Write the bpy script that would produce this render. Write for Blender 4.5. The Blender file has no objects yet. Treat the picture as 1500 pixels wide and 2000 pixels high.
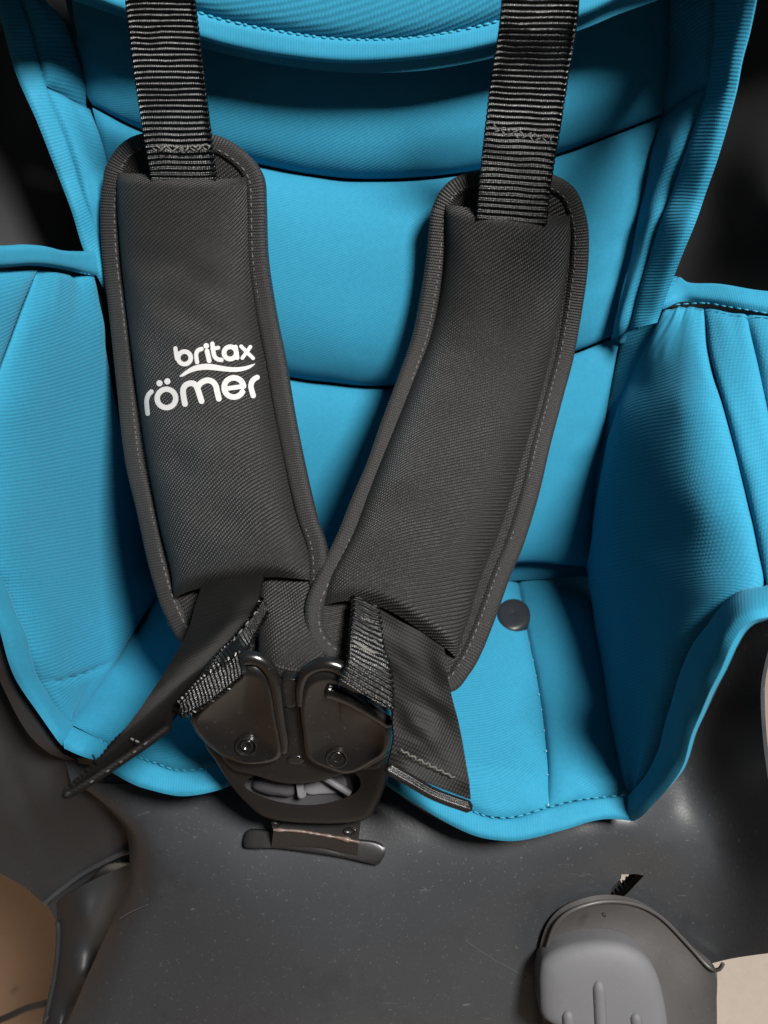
import bpy, bmesh, math, random
import numpy as np
from mathutils import Vector, Matrix
from mathutils.bvhtree import BVHTree

random.seed(4); rng = np.random.default_rng(7)
S = bpy.context.scene
COL = S.collection

# ------------------------------------------------------------------ camera
F = 1504.0                      # focal length in photo pixels (1500 x 2000)
PITCH = math.radians(33.0)
CAM = np.array([0.0, -0.3296, 0.2603])
FW = np.array([0, math.cos(PITCH), -math.sin(PITCH)])
UP = np.array([0, math.sin(PITCH), math.cos(PITCH)])
RT = np.array([1.0, 0, 0])
cd = bpy.data.cameras.new('camera'); cam = bpy.data.objects.new('camera', cd); COL.objects.link(cam)
cam.location = CAM; cam.rotation_euler = (math.pi / 2 - PITCH, 0, 0)
cd.sensor_fit = 'HORIZONTAL'; cd.sensor_width = 36.0; cd.lens = 36.0 * F / 1500.0
cd.clip_start = 0.005; cd.clip_end = 100
cd.dof.use_dof = True; cd.dof.focus_distance = 0.31; cd.dof.aperture_fstop = 13.0
S.camera = cam

# ------------------------------------------------------------------ light
W = bpy.data.worlds.new('World'); S.world = W; W.use_nodes = True
W.node_tree.nodes['Background'].inputs[0].default_value = (0.93, 0.97, 1.0, 1)
W.node_tree.nodes['Background'].inputs[1].default_value = 0.047
AZ, EL, DIST = math.radians(37), math.radians(51), 1.2
LDIR = np.array([math.sin(AZ) * math.cos(EL), -math.cos(AZ) * math.cos(EL), math.sin(EL)])
TARGET = np.array([0.0, -0.03, 0.08])
ld = bpy.data.lights.new('ceiling_lamp', 'AREA'); lo = bpy.data.objects.new('ceiling_lamp', ld); COL.objects.link(lo)
ld.shape = 'DISK'; ld.size = 0.30; ld.energy = 39; ld.color = (1.0, 0.975, 0.94)
lo.location = TARGET + LDIR * DIST
lo.rotation_euler = Vector(-LDIR).to_track_quat('-Z', 'Y').to_euler()

l2 = bpy.data.lights.new('warm_fill_light', 'AREA'); lo2 = bpy.data.objects.new('warm_fill_light', l2); COL.objects.link(lo2)  # added warm fill from behind left, brightens the brown floor
l2.shape = 'DISK'; l2.size = 0.3; l2.energy = 3.6; l2.color = (1.0, 0.82, 0.66)
lo2.location = (-0.95, 0.65, 0.30); lo2.rotation_euler = Vector((0.56, -0.55, -0.85)).to_track_quat('-Z', 'Y').to_euler()
S.view_settings.view_transform = 'Standard'; S.view_settings.look = 'None'
S.view_settings.exposure = 0.0; S.view_settings.gamma = 1.0
S.view_settings.use_curve_mapping = False
S.render.engine = 'CYCLES'; S.cycles.use_denoising = True; S.cycles.max_bounces = 6
try: S.cycles.denoising_input_passes = 'RGB_ALBEDO_NORMAL'; S.cycles.denoising_prefilter = 'ACCURATE'
except Exception: pass

# ------------------------------------------------------------------ pixel -> place
def ray(u, v):
    u = np.asarray(u, float); v = np.asarray(v, float)
    return FW + ((u - 750) / F)[..., None] * RT + ((1000 - v) / F)[..., None] * UP
def P(u, v, d):
    return CAM + ray(u, v) * np.asarray(d, float)[..., None]
def pln(u, v, p0, n):
    r = ray(u, v); n = np.asarray(n, float)
    return (np.asarray(p0) - CAM) @ n / (r @ n)
REC, YAW = math.radians(15), math.radians(5)
NB = np.array([-math.sin(YAW) * math.cos(REC), -math.cos(YAW) * math.cos(REC), math.sin(REC)])
def dB(u, v):                      # padded backrest, reclined and slightly hollow
    u = np.asarray(u, float); v = np.asarray(v, float)
    d = pln(u, np.clip(v, -400, 1250), (0, 0, 0), NB)
    x = (u - 740) / F * d
    return d - 0.5 * x * x
def dS(u, v):                      # seat pan
    return pln(u, v, (0, 0, 0), (0, 0.0, 1.0))
class TPS:                         # smooth depth through known points
    def __init__(self, pts):
        p = np.array(pts, float); self.x = p[:, :2] / 1000; n = len(p)
        r = np.linalg.norm(self.x[:, None] - self.x[None], axis=2)
        K = self.k(r) + np.eye(n) * 1e-5; A = np.zeros((n + 3, n + 3)); A[:n, :n] = K
        A[:n, n] = 1; A[:n, n + 1:] = self.x; A[n, :n] = 1; A[n + 1:, :n] = self.x.T
        self.w = np.linalg.solve(A, np.r_[p[:, 2], 0, 0, 0]); self.n = n
    @staticmethod
    def k(r): return np.where(r > 1e-9, r * r * np.log(np.maximum(r, 1e-9)), 0)
    def __call__(self, u, v):
        q = np.stack([np.asarray(u, float), np.asarray(v, float)], -1) / 1000
        r = np.linalg.norm(q[..., None, :] - self.x, axis=-1)
        return self.k(r) @ self.w[:self.n] + self.w[self.n] + q @ self.w[self.n + 1:]

def cr(pts, n):                    # Catmull-Rom through pts, n samples even in arc length
    p = np.array(pts, float)
    if len(p) == 2: return p[0] + np.linspace(0, 1, n)[:, None] * (p[1] - p[0])
    e = np.vstack([2 * p[0] - p[1], p, 2 * p[-1] - p[-2]]); out = []
    for i in range(len(p) - 1):
        t = np.linspace(0, 1, 24, endpoint=False)[:, None]; a, b, c, d = e[i:i + 4]
        out.append(.5 * (2 * b + (c - a) * t + (2 * a - 5 * b + 4 * c - d) * t ** 2 + (3 * b - a - 3 * c + d) * t ** 3))
    q = np.vstack(out + [p[-1:]])
    L = np.r_[0, np.cumsum(np.linalg.norm(np.diff(q[:, :min(3, q.shape[1])] * (np.array([1, 1, 1000.])[:q.shape[1]]), axis=0), axis=1))]
    s = np.linspace(0, L[-1], n)
    return np.stack([np.interp(s, L, q[:, k]) for k in range(q.shape[1])], 1)
def closed(pts, n):
    p = list(pts); q = cr(p[-2:] + p + p[:3], 8 * n)
    a, b = np.array(p[0]), None
    i0 = np.argmin(np.linalg.norm(q[:4 * n] - a, axis=1)); i1 = 4 * n + np.argmin(np.linalg.norm(q[4 * n:] - a, axis=1))
    q = q[i0:i1 + 1]; L = np.r_[0, np.cumsum(np.linalg.norm(np.diff(q, axis=0), axis=1))]
    s = np.linspace(0, L[-1], n, endpoint=False)
    return np.stack([np.interp(s, L, q[:, k]) for k in range(q.shape[1])], 1)
def coons(top, bot, left, right, n, m):
    T, B, L, R = cr(top, m), cr(bot, m), cr(left, n), cr(right, n)
    s = np.linspace(0, 1, m)[None, :, None]; t = np.linspace(0, 1, n)[:, None, None]
    g = (1 - t) * T[None] + t * B[None] + (1 - s) * L[:, None] + s * R[:, None]
    g -= (1 - t) * ((1 - s) * T[0] + s * T[-1]) + t * ((1 - s) * B[0] + s * B[-1])
    return g
def loft(left, right, n, m):
    L, R = cr(left, n), cr(right, n); s = np.linspace(0, 1, m)[None, :, None]
    return (1 - s) * L[:, None] + s * R[:, None]
def world(g, df=None):             # grid of (u,v) + depth function, or (u,v,d)
    return P(g[..., 0], g[..., 1], g[..., 2] if df is None else df(g[..., 0], g[..., 1]))
def normals(Q):
    n = np.cross(np.gradient(Q, axis=1), np.gradient(Q, axis=0))
    n /= np.maximum(np.linalg.norm(n, axis=2, keepdims=True), 1e-12)
    if np.sum(n * (CAM - Q)) < 0: n = -n
    return n

# ------------------------------------------------------------------ objects
def prop(o, label=None, cat=None, group=None, kind=None):
    for k, x in (('label', label), ('category', cat), ('group', group), ('kind', kind)):
        if x: o[k] = x
    return o
def thing(name, label, cat, loc=(0, 0, 0), group=None):
    o = bpy.data.objects.new(name, None); COL.objects.link(o); o.location = loc; o.empty_display_size = 0.02
    return prop(o, label, cat, group)
def link(name, verts, faces, mat, parent=None, uv=None, smooth=True, sharp=None):
    me = bpy.data.meshes.new(name); me.from_pydata([tuple(map(float, v)) for v in verts], [], faces)
    if smooth: me.polygons.foreach_set('use_smooth', [True] * len(me.polygons))
    if uv is not None:
        ul = me.uv_layers.new(name='UVMap'); li = np.zeros(len(me.loops), int); me.loops.foreach_get('vertex_index', li)
        ul.data.foreach_set('uv', np.asarray(uv, float)[li].ravel())
    me.update(); me.validate()
    if sharp is not None:
        me.set_sharp_from_angle(angle=sharp)
    me.materials.append(mat)
    o = bpy.data.objects.new(name, me); COL.objects.link(o)
    if parent is not None:
        o.parent = parent; pl = Vector((0, 0, 0)); q = parent
        while q is not None: pl += q.location; q = q.parent
        o.location = -pl
    return o
def sheet(name, Q, mat, parent=None, disp=None, thick=0.0015, uvs=1.0, swap=False):
    N, M = Q.shape[:2]; nn = normals(Q)
    if disp is not None: Q = Q + nn * disp[..., None]
    nn = normals(Q)
    al = np.r_[0, np.cumsum(np.linalg.norm(np.diff(Q, axis=0), axis=2).mean(1))]
    ac = np.r_[0, np.cumsum(np.linalg.norm(np.diff(Q, axis=1), axis=2).mean(0))]
    U = np.stack(np.broadcast_arrays(ac[None, :], al[:, None]), -1).reshape(-1, 2) * uvs
    V = np.vstack([Q.reshape(-1, 3), (Q - nn * thick).reshape(-1, 3)]); U = np.vstack([U, U]); K = N * M
    i = (np.arange(N - 1)[:, None] * M + np.arange(M - 1)[None]).ravel()
    fr = np.stack([i, i + 1, i + M + 1, i + M], 1)
    c = V[fr[len(fr) // 2]]; 
    flip = np.dot(np.cross(c[1] - c[0], c[3] - c[0]), nn[N // 2, M // 2]) < 0
    if flip: fr = fr[:, ::-1]
    bk = fr[:, ::-1] + K
    b = [(r * M, (r + 1) * M) for r in range(N - 1)][::-1]
    ring = list(range(M)) + [r * M + M - 1 for r in range(1, N)] + [(N - 1) * M + x for x in range(M - 2, -1, -1)] + [r * M for r in range(N - 2, 0, -1)]
    sd = []
    for a, b2 in zip(ring, ring[1:] + ring[:1]):
        q = [a, b2, b2 + K, a + K]; sd.append(q if flip else q[::-1])
    o = link(name, V, fr.tolist() + bk.tolist() + sd, mat, parent, U, sharp=math.radians(70))
    o['_front'] = K
    return o
def pil(n, m, h, p=4.0, q=0.5, ends=(1, 1, 1, 1)):     # cushion profile; ends = top,bottom,left,right pulled down
    def e(k, a, b):
        x = np.linspace(-1, 1, k); w = np.where(x < 0, np.where(a, np.abs(x), 0), np.where(b, np.abs(x), 0))
        return np.maximum(1 - w ** p, 0) ** q
    return h * e(n, ends[0], ends[1])[:, None] * e(m, ends[2], ends[3])[None]
def noise2(n, m, cells, amp):
    g = rng.standard_normal((cells[0] + 3, cells[1] + 3)); a = np.linspace(0, cells[0], n); b = np.linspace(0, cells[1], m)
    def w(t): return t * t * (3 - 2 * t)
    ia, ib = a.astype(int), b.astype(int); fa, fb = w(a - ia)[:, None], w(b - ib)[None]
    G = lambda i, j: g[np.ix_(ia + i, ib + j)]
    return amp * ((1 - fa) * ((1 - fb) * G(0, 0) + fb * G(0, 1)) + fa * ((1 - fb) * G(1, 0) + fb * G(1, 1)))
def blob(name, outline, df, mat, parent, h=0.003, thick=0.004, prof=None, n=64, rings=(0, .3, .6, .78, .88, .91, .94, .965, .985, 1), centre=None, smooth_pts=True, lift=0.0):
    o2 = closed(outline, n) if smooth_pts else np.array(outline, float); n = len(o2)
    c = o2.mean(0) if centre is None else np.array(centre, float)
    prof = prof or (lambda r: math.sqrt(max(0, 1 - max(0, (r - .8) / .2) ** 2)))
    fn = df if callable(df) else (lambda u, v: np.full(np.shape(u), float(df)))
    pc = P(*c, fn(*c)); pu = P(c[0] + 5, c[1], fn(c[0] + 5, c[1])) - pc; pv = P(c[0], c[1] + 5, fn(c[0], c[1] + 5)) - pc
    nn = np.cross(pu, pv); nn /= np.linalg.norm(nn); nn = nn if nn @ (CAM - pc) > 0 else -nn
    V, Fc = [pc + nn * (h * prof(0) + lift)], []
    for r in rings[1:]:
        q = c + (o2 - c) * r; V += list(P(q[:, 0], q[:, 1], fn(q[:, 0], q[:, 1])) + nn * (h * prof(r) + lift))
    q = o2; V += list(P(q[:, 0], q[:, 1], fn(q[:, 0], q[:, 1])) + nn * (lift - thick)); kb = 1 + n * (len(rings) - 1)
    for j in range(n): Fc.append([0, 1 + j, 1 + (j + 1) % n])
    for k in range(len(rings) - 1):
        a = 1 + n * k; b = a + n
        for j in range(n): Fc.append([a + j, b + j, b + (j + 1) % n, a + (j + 1) % n])
    Fc.append([kb + j for j in range(n)][::-1])
    V = np.array(V); f0 = Fc[0]
    if np.cross(V[f0[1]] - V[f0[0]], V[f0[2]] - V[f0[0]]) @ nn < 0: Fc = [f[::-1] for f in Fc]
    bu = pu / np.linalg.norm(pu); bv = np.cross(nn, bu); U = np.stack([(V - pc) @ bu, (V - pc) @ bv], 1)
    return link(name, V, Fc, mat, parent, U, sharp=math.radians(55))
def tube(name, path, r, mat, parent, k=10, flat=1.0, nrm=None):
    p = np.array(path, float); n = len(p); r = np.broadcast_to(np.asarray(r, float), (n,))
    t = np.gradient(p, axis=0); t /= np.linalg.norm(t, axis=1, keepdims=True)
    ref = (CAM - p) if nrm is None else nrm
    b = np.cross(t, ref); b /= np.linalg.norm(b, axis=1, keepdims=True); c = np.cross(b, t)
    th = np.linspace(0, 2 * math.pi, k, endpoint=False)
    V = p[:, None] + r[:, None, None] * (np.cos(th)[None, :, None] * b[:, None] + flat * np.sin(th)[None, :, None] * c[:, None])
    L = np.r_[0, np.cumsum(np.linalg.norm(np.diff(p, axis=0), axis=1))]
    U = np.stack(np.broadcast_arrays(th[None] * r[:, None], L[:, None]), -1).reshape(-1, 2)
    Fc = [[i * k + j, i * k + (j + 1) % k, (i + 1) * k + (j + 1) % k, (i + 1) * k + j] for i in range(n - 1) for j in range(k)]
    Fc += [list(range(k))[::-1], [(n - 1) * k + j for j in range(k)]]
    return link(name, V.reshape(-1, 3), Fc, mat, parent, U, sharp=math.radians(75))
def pt(pts, n, df=None):
    g = cr(pts, n); return world(g, df)
def stitches(name, path, nrm, mat, parent, step=0.0034, length=0.0024, r=0.00035, jit=0.15, zig=0.0):
    p = np.array(path); L = np.r_[0, np.cumsum(np.linalg.norm(np.diff(p, axis=0), axis=1))]
    V, Fc = [], []; s = step * .5; k = 0
    while s < L[-1] - length:
        a, b = [np.array([np.interp(x, L, p[:, i]) for i in range(3)]) for x in (s, s + length * (1 + jit * rng.standard_normal()))]
        nn = np.array([np.interp(s, L, nrm[:, i]) for i in range(3)]); t = b - a; w = np.cross(t, nn); w /= np.linalg.norm(w) + 1e-12
        off = w * zig * (1 if k % 2 else -1); off2 = -off if zig else off * 0
        a = a + off; b = b + off2; base = len(V)
        for f_, rr in ((0, .35), (.25, 1), (.75, 1), (1, .35)):
            c = a + (b - a) * f_ + nn * (r * (.9 if 0 < f_ < 1 else 0))
            for q in range(6):
                th = q * math.pi / 3; V.append(c + rr * r * (math.cos(th) * w + math.sin(th) * nn))
        for i in range(3):
            for q in range(6): Fc.append([base + i * 6 + q, base + i * 6 + (q + 1) % 6, base + i * 6 + 6 + (q + 1) % 6, base + i * 6 + 6 + q])
        Fc += [[base + q for q in range(6)][::-1], [base + 18 + q for q in range(6)]]
        s += step * (1 + .08 * rng.standard_normal()); k += 1
    return prop(link(name, V, Fc, mat, parent), kind='stuff')
def tocam(p, a=1.0):
    d = CAM - p; return d / np.linalg.norm(d, axis=-1, keepdims=True)

# ------------------------------------------------------------------ materials
class NT:
    def __init__(s, name):
        s.m = bpy.data.materials.new(name); s.m.use_nodes = True; s.t = s.m.node_tree; s.b = s.t.nodes['Principled BSDF']
    def n(s, kind, **kw):
        x = s.t.nodes.new(kind)
        for k, v in kw.items(): setattr(x, k, v)
        return x
    def l(s, a, b): s.t.links.new(a, b)
    def math(s, op, a, b=None, c=None):
        x = s.n('ShaderNodeMath', operation=op)
        for i, v in enumerate((a, b, c)):
            if v is None: continue
            if isinstance(v, (int, float)): x.inputs[i].default_value = v
            else: s.l(v, x.inputs[i])
        return x.outputs[0]
    def noise(s, vec, scale, detail=3, rough=.55):
        x = s.n('ShaderNodeTexNoise'); x.inputs['Scale'].default_value = scale; x.inputs['Detail'].default_value = detail; x.inputs['Roughness'].default_value = rough
        s.l(vec, x.inputs['Vector']); return x.outputs['Fac']
    def ramp(s, fac, stops):
        x = s.n('ShaderNodeValToRGB'); el = x.color_ramp.elements
        while len(el) < len(stops): el.new(.5)
        for e, (p, c) in zip(el, stops): e.position = p; e.color = (*c, 1) if len(c) == 3 else c
        s.l(fac, x.inputs[0]); return x.outputs[0]
    def mix(s, fac, a, b, mode='MIX'):
        x = s.n('ShaderNodeMix', data_type='RGBA', blend_type=mode)
        if isinstance(fac, (int, float)): x.inputs[0].default_value = fac
        else: s.l(fac, x.inputs[0])
        for i, v in ((6, a), (7, b)):
            if isinstance(v, tuple): x.inputs[i].default_value = (*v, 1)
            else: s.l(v, x.inputs[i])
        return x.outputs[2]
    def set(s, **kw):
        for k, v in kw.items(): s.b.inputs[k.replace('_', ' ')].default_value = v
    def bump(s, h, strength, dist):
        x = s.n('ShaderNodeBump'); x.inputs['Strength'].default_value = strength; x.inputs['Distance'].default_value = dist
        s.l(h, x.inputs['Height']); s.l(x.outputs[0], s.b.inputs['Normal'])
def fabric(name, base, period=.0015, ang=30, bump=.35, rough=.85, sheen=.25, cross=.5, contrast=.25, spec=.2, fuzz=0.0, fleck=None):
    k = NT(name); uv = k.n('ShaderNodeUVMap').outputs[0]; sp = k.n('ShaderNodeSeparateXYZ'); k.l(uv, sp.inputs[0]); x, y = sp.outputs[:2]
    a = math.radians(ang); co = k.n('ShaderNodeTexCoord').outputs['Object']
    dn = k.noise(co, 60, 2); wob = k.math('MULTIPLY_ADD', dn, period * .5, -period * .25)
    c = k.math('ADD', k.math('ADD', k.math('MULTIPLY', x, math.sin(a)), k.math('MULTIPLY', y, math.cos(a))), wob)
    c2 = k.math('ADD', k.math('MULTIPLY', x, math.cos(a)), k.math('MULTIPLY', y, -math.sin(a)))
    w = k.math('MULTIPLY_ADD', k.math('SINE', k.math('MULTIPLY', c, 2 * math.pi / period)), .5, .5)
    w2 = k.math('MULTIPLY_ADD', k.math('SINE', k.math('MULTIPLY', k.math('ADD', c2, k.math('MULTIPLY', c, .5)), 2 * math.pi / (period * .8))), .5, .5)
    fine = k.noise(co, 2600, 2)
    hgt = k.math('ADD', k.math('MULTIPLY', w, k.math('MULTIPLY_ADD', w2, cross, 1 - cross)), k.math('MULTIPLY', fine, .5))
    big = k.noise(co, 22, 4, .6)
    lo_ = tuple(v * (1 - contrast) for v in base); hi = tuple(min(1, v * (1 + contrast * .6)) for v in base)
    colr = k.mix(hgt, lo_, hi)
    colr = k.mix(k.math('MULTIPLY_ADD', big, .6, -.05), colr, tuple(v * .70 for v in base))
    colr = k.mix(k.math('MULTIPLY_ADD', k.noise(co, 500, 3, .7), .7, -.2), colr, tuple(min(1, v * 1.3 + .0008) for v in base))
    if fleck:
        f = k.ramp(k.noise(co, 1500, 1), [(.74, (0, 0, 0)), (.80, (1, 1, 1))]); colr = k.mix(k.math('MULTIPLY', f, .35), colr, fleck)
    k.l(colr, k.b.inputs['Base Color']); k.set(Roughness=rough, Sheen_Weight=sheen, Sheen_Roughness=.5)
    k.b.inputs['Specular IOR Level'].default_value = spec; k.b.inputs['Sheen Tint'].default_value = (*[min(1, v * 1.3 + .1) for v in base], 1)
    k.bump(hgt, bump, period * .35)
    return k.m
def plastic(name, base, rough=.45, spec=.4, dust=.15, dustcol=(.35, .34, .33), bump=.05, scale=900, smudge=.2, scratch=0.0):
    k = NT(name); co = k.n('ShaderNodeTexCoord').outputs['Object']
    big = k.noise(co, 18, 5, .6); sm = k.noise(co, scale, 2)
    spk = k.ramp(k.noise(co, 620, 3, .8), [(.62, (0, 0, 0)), (.74, (1, 1, 1))])
    c = k.mix(k.math('MULTIPLY', big, smudge * 2), base, tuple(v * 1.6 + .0015 for v in base))
    c = k.mix(k.math('MULTIPLY', spk, dust), c, dustcol)
    if scratch:
        mp = k.n('ShaderNodeMapping'); mp.inputs['Scale'].default_value = (1, 30, 12); mp.inputs['Rotation'].default_value = (0, .5, .6); k.l(co, mp.inputs[0])
        sc = k.ramp(k.noise(mp.outputs[0], 14, 3, .7), [(.69, (0, 0, 0)), (.74, (1, 1, 1))]); c = k.mix(k.math('MULTIPLY', sc, scratch), c, dustcol)
    if scratch:
        sm2 = k.ramp(k.noise(co, 34, 4, .65), [(.56, (0, 0, 0)), (.72, (1, 1, 1))]); c = k.mix(k.math('MULTIPLY', sm2, .35), c, tuple(v * .45 for v in base))
    k.l(c, k.b.inputs['Base Color'])
    k.l(k.math('MULTIPLY_ADD', big, .25, rough - .12), k.b.inputs['Roughness']); k.b.inputs['Specular IOR Level'].default_value = spec
    k.bump(sm, bump, .0004)
    return k.m
BLUE = (.018, .180, .288)
M = {}
M['blue'] = fabric('blue_twill', BLUE, .0017, 12, .28, contrast=.20, sheen=.3, fleck=(.10, .30, .40))
M['blue_smooth'] = fabric('blue_knit', BLUE, .0011, 25, .22, contrast=.2, fleck=(.09, .28, .38))
M['blue_bind'] = fabric('blue_binding', tuple(v * 1.02 for v in BLUE), .0013, 0, .3, cross=.15, contrast=.15, rough=.75)
M['blue_tape'] = fabric('blue_tape', tuple(v * 1.02 for v in BLUE), .0011, 0, .12, cross=.3, contrast=.08, rough=.78)
M['blue_thread'] = fabric('blue_thread', (.02, .20, .31), .0006, 30, .2, rough=.6)
M['lint'] = fabric('pale_thread', (.30, .42, .46), .0006, 30, .2, rough=.7)
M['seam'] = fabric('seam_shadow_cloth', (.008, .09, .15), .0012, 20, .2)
M['pad'] = fabric('charcoal_twill', (.0118, .0110, .0105), .0013, 38, 1.0, cross=.45, contrast=.92, sheen=.12, rough=.5, spec=.36, fleck=(.085, .08, .077))
M['pad_bind'] = fabric('charcoal_binding', (.0150, .0142, .0138), .0012, 0, .9, cross=.35, contrast=.5, sheen=.18, rough=.6, spec=.35, fleck=(.14, .135, .13))
M['pad_thread'] = fabric('charcoal_thread', (.075, .072, .069), .0006, 30, .2, rough=.6)
M['web'] = fabric('black_webbing', (.0030, .0030, .0032), .0007, 90, .5, cross=.4, contrast=.5, sheen=.0, rough=.31, spec=.48)
M['web_back'] = fabric('worn_black_webbing', (.0034, .0033, .0030), .0009, 62, .2, cross=.5, contrast=.9, sheen=.03, rough=.5, spec=.11, fleck=(.05, .045, .033))
M['web_thread'] = fabric('worn_thread', (.11, .105, .095), .0006, 30, .3, rough=.55)
M['buckle'] = plastic('dark_glossy_plastic', (.0050, .0045, .0044), .22, .75, .07, bump=.04, smudge=.25)
M['buckle_matt'] = plastic('dark_matt_plastic', (.0050, .0048, .0049), .42, .4, .05, bump=.06)
M['button'] = plastic('grey_button_plastic', (.13, .126, .136), .35, .5, .06)
M['button_dark'] = plastic('dark_button_plastic', (.045, .043, .047), .26, .6, .05)
M['shell'] = plastic('dark_shell_plastic', (.028, .0298, .0328), .38, .5, .20, bump=.14, scratch=.16)
M['shell_black'] = plastic('black_shell_plastic', (.016, .0164, .0175), .48, .4, .06, bump=.1, smudge=.3)
M['cap'] = plastic('grey_cap_plastic', (.092, .092, .097), .6, .3, .08, (.35, .33, .31), bump=.06, smudge=.12)
M['collar'] = plastic('dirty_grey_collar', (.034, .032, .031), .42, .4, .2, (.2, .17, .14), bump=.1, smudge=.9)
M['metal'] = plastic('painted_bracket_metal', (.0070, .0066, .0065), .36, .55, .08, (.2, .16, .13), bump=.08, smudge=.4)
M['worn'] = plastic('worn_copper_edge', (.075, .05, .04), .42, .6, .3, (.35, .26, .2), bump=.2, smudge=.9, scale=2500)
M['snap'] = plastic('snap_plastic', (.012, .012, .0135), .42, .45, .05)
M['print'] = NT('reflective_print').m
_k = M['print'].node_tree.nodes['Principled BSDF']; _k.inputs['Base Color'].default_value = (.40, .388, .380, 1); _k.inputs['Roughness'].default_value = .5
def floor_mat(name, c1, c2, sc):
    k = NT(name); co = k.n('ShaderNodeTexCoord').outputs['Object']
    a = k.noise(co, sc, 6, .65); g = k.noise(co, 160, 3, .7); s = k.ramp(k.noise(co, 45, 3, .6), [(.70, (0, 0, 0)), (.74, (1, 1, 1))])
    c = k.mix(a, c1, c2); c = k.mix(k.math('MULTIPLY', g, .5), c, tuple(v * .75 for v in c1)); c = k.mix(k.math('MULTIPLY', s, .5), c, (.10, .075, .05))
    k.l(c, k.b.inputs['Base Color']); k.set(Roughness=.85); k.bump(g, .4, .002); return k.m
M['floor'] = floor_mat('pale_concrete', (.46, .385, .315), (.57, .485, .41), 7)
M['floor_brown'] = floor_mat('mottled_brown', (.27, .165, .10), (.36, .235, .15), 5)

# ------------------------------------------------------------------ floor
FZ = -0.60
def slab(name, x0, x1, y0, y1, z, mat, t=.02, parent=None):
    V = [(x, y, zz) for zz in (z - t, z) for x, y in ((x0, y0), (x1, y0), (x1, y1), (x0, y1))]
    Fc = [[3, 2, 1, 0], [4, 5, 6, 7], [0, 1, 5, 4], [1, 2, 6, 5], [2, 3, 7, 6], [3, 0, 4, 7]]
    return link(name, V, Fc, mat, parent, smooth=False)
gr = slab('floor', -4, 4, -3, 4, FZ - .004, M['seam'] if False else M['floor'], .03); prop(gr, kind='structure')
wb = slab('brown_floor', -4, -0.20, -3, 4, FZ + .004, M['floor_brown'], .006); prop(wb, kind='structure')  # thin brown sheet over the left part of the floor

# ------------------------------------------------------------------ seat shell (plastic)
def off(f, k): return lambda u, v: f(u, v) + k
shell = thing('seat_shell', 'dark grey plastic child bicycle seat shell under the blue cover', 'seat shell', (0, -.05, FZ))
dback = TPS([(-300, -200, .345), (-300, 300, .345), (-300, 800, .345), (0, 0, .37), (0, 300, .372), (0, 700, .37), (130, 100, .40), (130, 450, .405),
             (740, -200, .40), (740, 300, .42), (740, 900, .45), (740, 1200, .46), (1340, 100, .415), (1330, 450, .425), (1420, 100, .40), (1420, 400, .40), (1400, 800, .40),
             (1500, 0, .362), (1500, 400, .362), (1500, 800, .365), (1700, 0, .335), (1700, 400, .335), (1700, 900, .34)])
sheet('seat_base', world(coons([(150, 1060), (1250, 1060)], [(150, 1480), (1230, 1560)], [(150, 1060), (150, 1480)], [(1250, 1060), (1230, 1560)], 20, 40), lambda u, v: dS(u, v) + .014), M['shell_black'], shell, thick=.004)
sheet('shell_back', world(coons([(-320, -220), (1720, -220)], [(-320, 1000), (700, 1220), (1720, 1000)], [(-320, -220), (-320, 1000)], [(1720, -220), (1720, 1000)], 60, 90), dback), M['shell_black'], shell, thick=.004)

dwl = TPS([(185, 500, dB(185, 500) - .014), (175, 492, dB(185, 500) - .016), (90, 492, .312), (0, 490, .278), (-150, 490, .235), (-200, 530, .225), (240, 800, dB(240, 800) - .006), (100, 800, .325), (-10, 800, .282), (-150, 800, .25),
           (300, 1150, dB(300, 1100) - .004), (310, 1190, dS(310, 1190)), (207, 1312, dS(207, 1312)), (135, 1412, dS(135, 1412)), (128, 1466, dS(128, 1466) + .004), (107, 1447, .320), (28, 1330, .300), (0, 1150, .284), (50, 1290, .303), (-60, 1020, .266), (100, 1100, .325), (-110, 1000, .256)])
dwr = TPS([(1300, 600, dB(1300, 600) - .012), (1325, 549, .350), (1212, 800, dB(1212, 800) - .004), (1178, 930, dB(1178, 930) - .003), (1153, 1112, dB(1153, 1112)), (1176, 1280, dS(1176, 1280)), (1200, 1400, dS(1200, 1400)), (1234, 1552, dS(1234, 1552)),
           (1240, 1604, dS(1240, 1604) + .004), (1304, 1447, .289), (1341, 1493, .277), (1397, 1349, .262), (1440, 1262, .253), (1500, 1190, .252), (1600, 1170, .254), (1340, 640, .335), (1375, 600, .332), (1458, 612, .318), (1500, 610, .315), (1650, 640, .305),
           (1270, 760, .352), (1350, 800, .312), (1400, 1000, .285), (1430, 1130, .271), (1480, 900, .290), (1600, 900, .282), (1260, 900, .339), (1300, 1200, .306), (1250, 1250, .326), (1215, 1100, .352), (1330, 1050, .306), (1700, 1150, .262)])
# left side wall of the shell under the wing cover
g = loft([(-260, 480), (-220, 800), (-140, 1000), (-60, 1190), (0, 1300), (90, 1450), (200, 1500)], [(200, 500), (230, 700), (270, 900), (320, 1150), (300, 1300), (260, 1420), (230, 1480)], 40, 30)
sheet('shell_side', world(g, off(dwl, .009)), M['shell_black'], shell, thick=.004)

g = loft([(1306, 600), (1262, 700), (1212, 800), (1178, 930), (1160, 1050), (1156, 1140), (1176, 1280), (1210, 1420), (1240, 1560)], [(1690, 640), (1700, 760), (1700, 900), (1680, 1020), (1600, 1150), (1500, 1170), (1430, 1240), (1370, 1370), (1300, 1510)], 50, 30)
sheet('shell_side', world(g, off(dwr, .009)), M['shell_black'], shell, thick=.004)
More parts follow.
